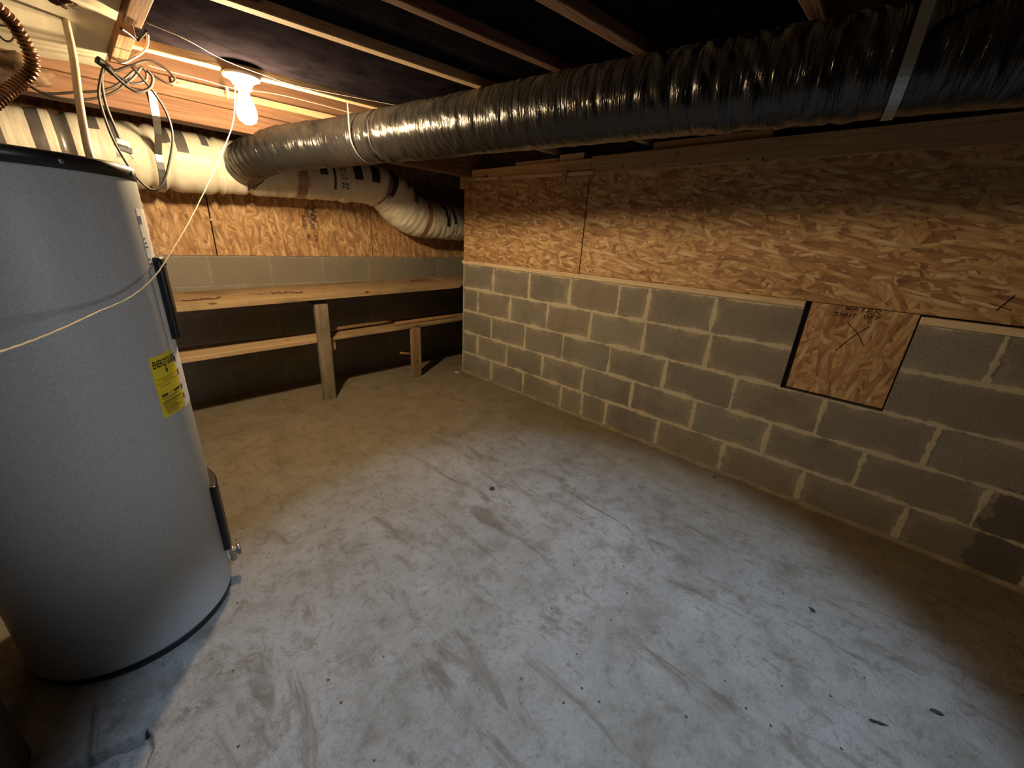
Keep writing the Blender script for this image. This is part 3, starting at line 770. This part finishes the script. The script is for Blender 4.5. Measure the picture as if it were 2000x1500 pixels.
# strung wire along the ceiling
def cable(name, pts, r, mat, label, cat='cable', n=10, parent=None, group=None):
    bm = bmesh.new(); add_tube(bm, cr(pts, n), r, 8); o = link(name, bm, mat)
    if parent is not None: local(o, parent)
    else: tag(o, label, cat, group)
    return o
cable('strung_wire', [at(x_, y_, 2, 1.838) for x_, y_ in ((285, 44), (360, 75), (440, 118), (520, 148), (570, 165), (640, 180), (745, 200), (800, 210))], .0015, 'cable_white', 'thin pale wire strung under the joists from the header to the black duct', 'wire')
cable('cream_cord', [at(x_, y_, 1, -.45) for x_, y_ in ((290, 128), (340, 142), (400, 157), (455, 172))] + [at(x_, y_, 1, -.45) for x_, y_ in ((540, 184), (620, 203), (690, 222))], .002, 'cable_white', 'thin cream cord running across the girder behind the bulb', 'cord')

# ------------------------------------------------------------------ black duct
def ax(y): return Vector((-1.165-.150*(y+1.5), y, 1.731-.004*(y+1.5)))
pre = [Vector((-1.50, .16, 1.60)), Vector((-1.585, .06, 1.615)), Vector((-1.595, -.08, 1.635)), Vector((-1.555, -.25, 1.665)), Vector((-1.45, -.40, 1.698))]
ctl = pre + [ax(y) for y in (-.60, -.85, -1.1, -1.5, -2.0, -2.5, -3.0, -3.6, -4.2, -4.85)]
path = []
for p in cr(ctl, 40): path.append(p)
# resample evenly
def resample(P, step):
    out = [P[0]]; acc = 0
    for a, b in zip(P, P[1:]):
        d = (b-a).length
        while acc+d >= step:
            t = (step-acc)/d; a = a.lerp(b, t); out.append(a.copy()); d = (b-a).length; acc = 0
        acc += d
    return out
path = resample(path, .0075)
RB = .1165
def nearest_s(P, y):
    s = 0
    for a, b in zip(P, P[1:]):
        s += (b-a).length
        if b.y < y: return s
    return s
sJ = nearest_s(path, -1.04); sA = nearest_s(path, -.915); sB = nearest_s(path, -2.975)
def rad_black(s, th, i):
    r = RB
    r += .004*noise.noise(Vector((s*2.3, math.cos(th)*.8, math.sin(th)*.8)))
    w1 = noise.noise(Vector((s*26+1.3*math.cos(th+.6), math.cos(th)*1.3, math.sin(th)*1.3)))
    w2 = noise.noise(Vector((s*60+2*math.sin(th), math.cos(th)*2+9, math.sin(th)*2)))
    amp = .45+.9*max(0, noise.noise(Vector((s*1.5, 4, 2)))+.1)
    r += amp*(.0055*(abs(w1)*2-.5) + .0022*w2)
    r -= .012*math.exp(-((s-sJ)/.016)**2)*(1+.4*math.sin(th*9))
    r += .006*math.exp(-((s-sJ-.05)/.03)**2)
    for q_ in (sA, sB): r -= .005*math.exp(-((s-q_)/.014)**2)
    if s < .55: r += -.004 + .003*math.sin(s*150+math.cos(th)*3)*abs(math.sin(th*2+s*3))
    return r
bd_ = empty('black_duct', ax(-2.0), 'long black plastic wrapped flexible duct hanging under the joists', 'duct')
bm = bmesh.new(); rg_, TT, SS = add_tube(bm, path, rad_black, 96, True, True)
local(link('duct_sleeve', bm, 'film'), bd_)
# cinching tape at the joint
i0 = next(i for i, s in enumerate(SS) if s > sJ)
def ringframe(i):
    T = TT[i]; N = (Vector((0, 0, 1))-T*T.z).normalized(); return path[i], T, N, T.cross(N)
def band(name, i, r, w_, th_, mat, a0, a1, par, wob=0):
    P, T, N, B = ringframe(i); bm = bmesh.new(); n = 48
    pts = []
    for j in range(n+1):
        a = a0+(a1-a0)*j/n
        pts.append(P+(N*math.cos(a)+B*math.sin(a))*(r+wob*math.sin(a*7)))
    add_strip(bm, pts, T, w_, th_); o = link(name, bm, mat, None, True); local(o, par); return o
band('cinch_band', i0, RB-.004, .010, .004, 'tape_dark', 0, 2*math.pi, bd_, .002)
# hanging straps (each a thing): round the duct and up to the joist
def hang(y, w_, label, ztop=1.925, skew=0, lean=0):
    i = next(j for j, p in enumerate(path) if p.y < y)
    P, T, N, B = ringframe(i); pts = []; r = RB+.0035
    pts.append(P+B*r*1.0+Vector((0, 0, ztop-P.z)));  pts.append(P+B*r+Vector((0, 0, .03)))
    for j in range(25):
        a = math.pi/2+math.pi*j/24
        pts.append(P+(N*math.cos(a)+B*math.sin(a))*r)
    pts.append(P-B*r+Vector((0, 0, .03))); pts.append(P-B*r+Vector((skew, 0, ztop-P.z))-T*lean)
    bm = bmesh.new(); add_strip(bm, pts, T, w_, .0016)
    return tag(link('hanging_strap', bm, 'steel'), label, 'strap')
hang(-.915, .011, 'narrow pale strap around the black duct, beside the cinched joint', 1.90)
hang(-2.975, .024, 'wide metal strap around the near end of the black duct', 2.05, -.0, .07)
# paper tag on the duct
p = at(697, 296, 0, -1.33)

# ------------------------------------------------------------------ white duct
wd_ = empty('white_duct', (-1.5, .17, 1.6), 'white plastic wrapped duct along the far wall, bending down at its right end', 'duct')
wpts = [(-3.4, .17, 1.565), (-2.9, .17, 1.575), (-2.4, .17, 1.59), (-1.9, .17, 1.60), (-1.5, .17, 1.61), (-1.1, .175, 1.625), (-.85, .18, 1.635), (-.68, .18, 1.628), (-.53, .18, 1.575), (-.40, .18, 1.475), (-.24, .18, 1.405), (0, .18, 1.388), (.3, .18, 1.385), (.7, .19, 1.385), (1.2, .2, 1.39)]
wp = resample(cr(wpts, 30), .009)
RW = .160
seams = [-2.36, -2.06, -1.975, -1.735, -1.56, -.98]
def smooth01(a, b, x):
    t = max(0, min(1, (x-a)/(b-a))); return t*t*(3-2*t)
def rad_white(s, th, i):
    x = wp[i].x
    r = RW + .012*noise.noise(Vector((s*1.7, math.cos(th)*.6, math.sin(th)*.6)))
    for q_ in seams: r -= .020*math.exp(-(abs(x-q_)/.014)**1.3)-.004*math.exp(-((abs(x-q_)-.05)/.03)**2)
    # waist between the straight run and the elbow
    r -= .016*math.exp(-((x+.60)/.022)**2); r += .014*math.exp(-((x+.42)/.13)**2)
    k_ = smooth01(-1.75, -1.55, x)
    w1 = noise.noise(Vector((s*30+.8*math.sin(th), math.cos(th)*1.2, math.sin(th)*1.2)))
    r += (.0025+.0065*k_)*w1*(.6+abs(noise.noise(Vector((s*3, 7, th))))*1.6)
    if -1.7 < x < -1.0: r -= .012
    return r
bm = bmesh.new(); wr2_, WT, WS = add_tube(bm, wp, rad_white, 84, True, True)
local(link('duct_sleeve', bm, 'sleeve'), wd_)
def wpoint(x, phi, lift=.0015):
    """phi: 0 = top, pi/2 = facing the room, pi = underside"""
    i = min(range(len(wp)), key=lambda k_: abs(wp[k_].x-x))
    T = WT[i]; N = (Vector((0, 0, 1))-T*T.z).normalized(); B = T.cross(N)
    if B.y > 0: B = -B
    P = wp[i]; d = (N*math.cos(phi)+B*math.sin(phi)).normalized()
    # match the sleeve's own radius in this direction
    best = max(wr2_pts[i], key=lambda v_: (v_-P).normalized().dot(d))
    return P+d*((best-P).length+lift), T, d
M_tmp = None
sl = [o_ for o_ in wd_.children][0]
mesh_co = [v_.co.copy() for v_ in sl.data.vertices]
wr2_pts = [mesh_co[i*84:(i+1)*84] for i in range(len(wp))]
def tape(x0, x1, p0, p1, mat, nm='tape_band', slant=0):
    bm = bmesh.new(); nx, na = max(2, int((x1-x0)/.010)), 18; G = []
    for a in range(na+1):
        ph = p0+(p1-p0)*a/na; row = []
        for b in range(nx+1):
            x = x0+(x1-x0)*b/nx + slant*(ph-p0)
            row.append(bm.verts.new(wpoint(x, ph, .0022+.0008*math.sin(a*1.7+b*2))[0]))
        G.append(row)
    for a in range(na):
        for b in range(nx):
            bm.faces.new((G[a][b], G[a][b+1], G[a+1][b+1], G[a+1][b]))
    bmesh.ops.recalc_face_normals(bm, faces=bm.faces)
    o = link(nm, bm, mat, None, True); local(o, wd_); return o
D = math.pi/180
for px0, px1, a1, mt in ((70, 100, 130, 'tape_silver'), (0, 18, 140, 'tape_silver'), (118, 150, 150, 'tape_silver'), (178, 205, 58, 'tape_silver'), (222, 238, 100, 'tape_silver'),
                         (318, 336, 62, 'tape_silver'), (346, 368, 78, 'tape_silver'), (396, 412, 58, 'tape_silver')):
    xa = at(px0, 290, 1, .02).x; xb = at(px1, 290, 1, .02).x
    tape(xa, xb, -.3, a1*D, mt)
for px0, px1, p0, p1, mt in ((627, 642, 60, 88, 'tape_dark'), (693, 709, 50, 92, 'tape_dark'), (727, 741, 50, 92, 'tape_dark'), (652, 656, 40, 125, 'tape_dark'), (583, 602, 60, 175, 'tape_brown'), (485, 500, 95, 150, 'tape_dark'), (760, 768, 20, 120, 'tape_brown')):
    xa = at(px0, 340, 1, .02).x; xb = at(px1, 340, 1, .02).x
    tape(xa, xb, p0*D, p1*D, mt)
for xa, xb, p0, p1, mt in ((-.60, -.55, 20, 110, 'tape_dark'), (-.42, -.37, 20, 75, 'tape_silver'), (-.235, -.195, 20, 175, 'tape_brown'), (-.06, -.03, 15, 105, 'tape_dark'), (.03, .06, 15, 95, 'tape_dark'), (-.605, -.597, 15, 165, 'tape_dark')):
    tape(xa, xb, p0*D, p1*D, mt, slant=.02 if xa > -.1 else 0)
# printed length on the sleeve, reading upwards
bm = bmesh.new()
tx = at(681, 380, 1, .02).x
def onduct(c, x0=tx):
    return wpoint(x0-c.y, (120-c.x/RW*57.3)*D, .0025)[0]
merge(bm, text_mesh('35 01-06-', .050), onduct); local(link('printed_number', bm, 'stamp'), wd_)
tx2 = at(610, 372, 1, .02).x
bm = bmesh.new(); merge(bm, text_mesh('UL 181', .024), lambda c: wpoint(tx2-c.y, (122-c.x/RW*57.3)*D, .0025)[0]); local(link('printed_number', bm, 'stamp'), wd_)
# steel strap from the girder under the white duct
pts = [at(297, 178, 1, -.322), at(300, 200, 1, -.306) , at(305, 226, 1, -.303), at(309, 262, 1, -.12)]
xq = at(318, 330, 1, 0).x
for a in (88, 100, 112, 125, 140, 160, 185, 210): pts.append(wpoint(xq-.005, a*D, .004)[0])
bm = bmesh.new(); add_strip(bm, pts, Vector((1, 0, 0)), .030, .0018); tag(link('hanging_strap', bm, 'steel'), 'galvanised steel strap from the girder under the white duct, beside the cables', 'strap')

# ------------------------------------------------------------------ cables by the header end
YC = -.86
def pl(L, y=YC): return [at(a, b, 1, y+(c if c is not None else 0)) for a, b, c in [(t+(None,))[:3] for t in L]]
cable('grey_cable', pl([(205, 122), (197, 150), (193, 185), (203, 225), (225, 280), (262, 340), (295, 370), (318, 358), (332, 310), (337, 265), (325, 220), (300, 180), (275, 150), (255, 128)]), .0042, 'cable_dark' if False else 'cable', 'grey cable hanging in one big loop in front of the white duct')
cb_ = empty('plug_cable', at(236, 270, 1, YC+.02), 'short grey cable ending in a white connector in front of the white duct', 'cable')
local(cable('wire', pl([(203, 128, .01), (199, 160, .01), (207, 205, .02), (225, 250, .02), (234, 272, .02)]), .0045, 'cable', ''), cb_) if False else cable('wire', pl([(203, 128, .01), (199, 160, .01), (207, 205, .02), (225, 250, .02), (234, 272, .02)]), .0045, 'cable', '', parent=cb_)
p = at(239, 283, 1, YC+.02)
bm = bmesh.new(); add_box(bm, p+Vector((-.018, -.012, -.004)), p+Vector((.020, .012, .016)), .004, Matrix.Rotation(R_(12), 3, 'Y')); local(link('connector', bm, 'porcelain'), cb_)
bm = bmesh.new(); add_box(bm, p+Vector((-.014, -.010, -.024)), p+Vector((.026, .010, -.003)), .002, Matrix.Rotation(R_(12), 3, 'Y')); add_tube(bm, [p+Vector((.012, 0, -.02)), p+Vector((.022, 0, -.045))], .002, 6); local(link('clamp', bm, 'steel'), cb_)
cable('coiled_cable', pl([(212, 128), (232, 150), (262, 163), (283, 158), (286, 143), (276, 132), (262, 150), (245, 165)], YC+.03), .0045, 'cable', 'small inner coil of grey cable under the header end')
cable('coiled_cable', pl([(210, 132), (235, 158), (265, 178), (292, 172), (298, 152), (288, 138)], YC-.03), .005, 'cable', 'larger outer coil of grey cable under the header end')
cable('dark_cable', pl([(206, 130), (225, 138), (255, 128), (290, 119), (322, 133), (342, 155), (330, 163), (305, 150), (285, 138)], YC-.02), .0045, 'cable_dark', 'dark cable in a flat loop reaching towards the bulb')
cable('dark_cable', pl([(55, 165), (80, 180), (105, 183), (150, 180), (190, 178), (225, 168), (262, 138)], YC+.08), .0042, 'cable_dark', 'upper dark cable running left behind the tan pipe')
cable('dark_cable', pl([(40, 155), (75, 178), (110, 190), (150, 195), (195, 190), (235, 172), (262, 140)], YC+.12), .0042, 'cable_dark', 'lower dark cable running left behind the tan pipe')
p = at(206, 128, 1, YC)
bm = bmesh.new(); add_tube(bm, cr([p+Vector((-.02, -.01, .01)), p, p+Vector((.02, .01, -.015))], 6), .013, 10); tag(link('cable_tie_bundle', bm, 'black'), 'black taped bundle where the cables meet at the header end', 'bundle')
cable('white_cable', pl([(275, 40), (287, 62), (288, 85), (280, 100), (262, 112), (240, 122), (220, 112)], -1.0), .0038, 'cable_white', 'white cable looping around the header gap')
cable('dark_cable', [at(a, b, 2, 1.802) for a, b in ((236, 55), (252, 66), (268, 78), (275, 72), (285, 60))], .004, 'cable_dark', 'dark cable crossing under the gap between the header timbers')

# ------------------------------------------------------------------ water heater
HX, HY, HR, HZ = -2.548, -1.530, .260, 1.400
he = empty('water_heater', (HX, HY, 0), 'tall grey cylindrical water heater with a yellow energy label', 'water heater')
bm = bmesh.new(); lathe(bm, [(0, .002), (HR-.006, .002), (HR-.004, .012), (HR-.004, .028), (0, .03)], (0, 0, 0), 128); link('base_ring', bm, 'black', he)
bm = bmesh.new(); lathe(bm, [(HR-.012, .028), (HR-.002, .030), (HR, .036), (HR, HZ-.036), (HR-.001, HZ-.030), (HR-.012, HZ-.028)], (0, 0, 0), 160); link('tank_jacket', bm, 'enamel', he)
bm = bmesh.new(); lathe(bm, [(HR-.012, HZ-.034), (HR+.002, HZ-.032), (HR+.003, HZ-.004), (HR-.002, HZ), (HR-.02, HZ+.001), (0, HZ+.006)], (0, 0, 0), 128); link('top_cap', bm, 'black', he)
def hp(ang, z, lift=0):
    a = R_(ang); return Vector(((HR+lift)*math.cos(a), (HR+lift)*math.sin(a), z))
def patch(name, a0, a1, z0, z1, lift, mat, par, na=24, rim=.0):
    bm = bmesh.new(); G = []
    for i in range(na+1):
        a = a0+(a1-a0)*i/na
        G.append([bm.verts.new(hp(a, z, l_)) for z, l_ in ((z0, 0), (z0, lift), (z1, lift), (z1, 0))])
    for i in range(na):
        for j in range(3): bm.faces.new((G[i][j], G[i+1][j], G[i+1][j+1], G[i][j+1]))
    bm.faces.new(list(reversed(G[0]))); bm.faces.new(G[-1])
    bmesh.ops.recalc_face_normals(bm, faces=bm.faces)
    return link(name, bm, mat, par)
# element covers
for z0, z1 in ((.945, 1.178), (.155, .428)):
    cv = patch('element_cover', -19.5, 17, z0, z1, .020, 'black', he, 16)
    bv = cv.modifiers.new('b', 'BEVEL'); bv.width = .008; bv.segments = 3; bv.limit_method = 'ANGLE'; bv.angle_limit = R_(50)
    bm = bmesh.new(); lathe(bm, [(0, 0), (.006, 0), (.005, .003), (0, .003)], hp(-10, z1-.02, .020), 10, hp(-10, 0)); link('screw', bm, 'steel', cv)
# white instruction label, seen edge on, with coloured print
lb = patch('instruction_label', -25.5, -5, .74, 1.30, .0006, 'label_white', he)
patch('label_stripe', -25.2, -21.5, 1.268, 1.282, .0010, 'label_blue', lb, 4); patch('label_stripe', -25.2, -21.5, 1.262, 1.267, .0010, 'label_red', lb, 4)
for i, z in enumerate((1.225, 1.213, 1.203, 1.172, 1.16)): patch('label_stripe', -25, -22.5+(i % 3)*.6, z, z+.0035, .0010, 'mark', lb, 4)
for i, (z0, z1, mt) in enumerate(((.885, .90, 'label_blue'), (.845, .862, 'label_red'), (.80, .815, 'label_blue'), (.77, .785, 'label_red'))): patch('label_stripe', -25.2, -22.5, z0, z1, .0010, mt, lb, 4)
# energy label
yl = patch('energy_label', -47.2, -25.2, .748, .924, .0010, 'label_yellow', he, 24)
yl['label'] = 'yellow energy guide label'
def onlab(a_left, z, up=0):
    def f(c): return hp(a_left+c.x/HR*57.3, z+c.y+0.0, .0016)
    return f
bm = bmesh.new()
t_ = text_mesh('ENERGYGUIDE', .0285, bold=.0007); 
w_ = max(v_.co.x for v_ in t_.verts); s_ = (.0985)/w_
merge(bm, t_, lambda c: hp(-47.2+1.2+c.x*s_/HR*57.3, .892+c.y*1.0, .0016))
link('heading_print', bm, 'mark', yl); bm = bmesh.new()
# the arrow hanging from the Y
def lrect(a0, a1, z0, z1):
    n = 4
    for i in range(n):
        b0 = a0+(a1-a0)*i/n; b1 = a0+(a1-a0)*(i+1)/n
        bm.faces.new([bm.verts.new(hp(a, z, .0016)) for a, z in ((b0, z0), (b1, z0), (b1, z1), (b0, z1))])
lrect(-36.3, -35.6, .878, .893); bm.faces.new([bm.verts.new(hp(a, z, .0016)) for a, z in ((-37.3, .881), (-35.95, .868), (-34.6, .881))])
merge(bm, text_mesh('Compare the Energy Use of this Water Heater', .0052), lambda c: hp(-45.6+c.x*.80/HR*57.3, .858+c.y, .0016))
merge(bm, text_mesh('with Others Before You Buy.', .0052), lambda c: hp(-42+c.x*.80/HR*57.3, .851+c.y, .0016))
lrect(-46, -26.5, .8455, .8465)
merge(bm, text_mesh('This Model Uses', .0055), lambda c: hp(-44+c.x/HR*57.3, .836+c.y, .0016))
lrect(-45, -40, .808, .8145); lrect(-34, -27, .808, .8145); lrect(-40, -34, .8095, .8102); lrect(-40, -34, .8125, .8132)
rr = random.Random(3)
for i, z in enumerate([.803, .799, .793, .789, .785, .781, .777, .773, .768, .764, .760, .755]):
    lrect(-45.6+(rr.random()*3 if i % 3 else 0), -27-rr.random()*8, z, z+.0014)
lrect(-46, -26, .7905, .7915); lrect(-46, -26, .7715, .7722)
link('label_print', bm, 'mark', yl)
# drain valve
dv = bpy.data.objects.new('x', None)
bm = bmesh.new(); lathe(bm, [(0, 0), (.012, 0), (.012, .010), (.018, .012), (.020, .017), (.018, .022), (.014, .024), (.014, .027), (.018, .028), (0, .029)], hp(-7, .105, 0), 20, hp(-7, 0)+Vector((0, 0, -.0)))
vl = link('drain_valve', bm, 'brass', he)
bm = bmesh.new(); lathe(bm, [(0, 0), (.019, 0), (.022, .003), (.022, .010), (.019, .013), (0, .013)], hp(-7, .105, .029), 12, hp(-7, 0)); link('valve_knob', bm, 'steel', vl)
bm = bmesh.new(); lathe(bm, [(0, -.002), (.028, -.002), (.028, .003), (0, .003)], hp(-7, .105, 0), 20, hp(-7, 0)); link('valve_flange', bm, 'label_white', vl)
bm = bmesh.new(); lathe(bm, [(0, -.004), (.009, -.004), (.009, -.03), (.011, -.032), (.011, -.040), (0, -.040)], hp(-7, .105, .016), 14); link('spout', bm, 'brass', vl)
# a screw in the cap rim
for a in (-62, -20):
    bm = bmesh.new(); lathe(bm, [(0, 0), (.006, 0), (.005, .003), (0, .003)], hp(a, HZ-.018, .003), 10, hp(a, 0)); link('screw', bm, 'steel', he)

# tan pipe into the heater top
pts = [at(117, -8, 1, -1.00), at(128, 40, 1, -1.04), at(143, 110, 1, -1.12), at(155, 200, 1, -1.22), at(166, 262, 1, -1.30)]
e_ = at(176, 306, 1, -1.36); pts += [e_, e_+Vector((.002, -.004, -.045))]
pp = empty('water_pipe', Vector((e_.x, e_.y, HZ+.004)), 'tan plastic water pipe rising from the heater through the ceiling board', 'pipe')
bm = bmesh.new(); add_tube(bm, cr(pts, 8), .0095, 14); local(link('pipe_run', bm, 'pvc'), pp)
t0 = pts[0]
bm = bmesh.new(); bmesh.ops.create_icosphere(bm, subdivisions=3, radius=1)
for v_ in bm.verts:
    d = 1+.5*noise.fractal(v_.co*3, 1, 2, 3); v_.co = Vector((v_.co.x*.030*d, v_.co.y*.022*d, v_.co.z*.010*d))
hpz = at(122, 4, 2, 1.834)
tag(link('foam_seal', bm, 'insul', loc=hpz), 'ragged brown seal where the tan pipe meets the ceiling board', 'seal')
# copper corrugated connector
pts = [at(-60, -30, 1, -1.32), at(-5, 15, 1, -1.30), at(22, 42, 1, -1.28), at(44, 75, 1, -1.26), at(60, 108, 1, -1.25), at(60, 138, 1, -1.24), at(38, 162, 1, -1.24), at(10, 184, 1, -1.26), at(-40, 225, 1, -1.30)]
bm = bmesh.new(); P = resample(cr(pts, 60), .0016)
add_tube(bm, P, lambda s, t, i: .0145+.0022*math.sin(s*2*math.pi/.011), 20)
tag(link('copper_connector', bm, 'copper'), 'corrugated copper connector curving above the heater at the upper left', 'pipe')
cable('thin_cable', [at(a, b, 1, -.95) for a, b in ((-10, 48), (15, 52), (24, 62), (27, 74), (18, 81), (5, 76), (-8, 62))], .0028, 'cable_dark', 'thin dark wire loop behind the copper connector', 'wire')

# dark post at the left edge
tag(board('dark_post', (-3.0, -2.06, 0), (-2.792, -1.86, 1.88), 'dark_wood'), 'dark upright timber in the shade at the lower left of the heater', 'post')

# ------------------------------------------------------------------ chips and twigs on the slab
def chip(px_, py_, l, w_, rot, label, mat='chip', cat='debris'):
    p = at(px_, py_, 2, 0); bm = bmesh.new(); bmesh.ops.create_icosphere(bm, subdivisions=3, radius=1)
    for v_ in bm.verts:
        d = 1+.8*noise.noise(v_.co*2.6+Vector((px_*.13, 0, 0))); v_.co = Vector((v_.co.x*l*d, v_.co.y*w_*d, v_.co.z*.004*d))
    o = link('floor_chip', bm, mat, loc=(p.x, p.y, .0035)); o.rotation_euler.z = rot; tag(o, label, cat)
chip(961, 955, .016, .010, .3, 'dark chip on the slab near the middle of the room, largest there')
chip(1712, 1412, .020, .0035, -1.1, 'dark splinter on the slab at the lower right of the picture')
chip(1585, 1192, .012, .006, .8, 'small dark splinter on the slab halfway to the block wall')
chip(1828, 1392, .014, .006, 1.9, 'curled dark scrap on the slab nearest the lower right corner')
chip(1395, 932, .008, .005, 0, 'small dark crumb on the slab close to the block wall')
chip(735, 758, .010, .006, .4, 'small dark crumb on the slab right of the grey post')

# made-up metal shade around the added cool spot, out of view
wl = empty('work_lamp', (COOL_SPOT.x, COOL_SPOT.y, ZC), 'round metal shade of a cool work lamp under the joists behind the photographer', 'lamp')
bm = bmesh.new(); lathe(bm, [(.02, .035), (.05, .03), (.085, -.01), (.095, -.045), (.093, -.045), (.083, -.01), (.048, .026), (.02, .03)], (0, 0, COOL_SPOT.z-ZC+.005), 32)
link('lamp_shade', bm, 'steel', wl, True)
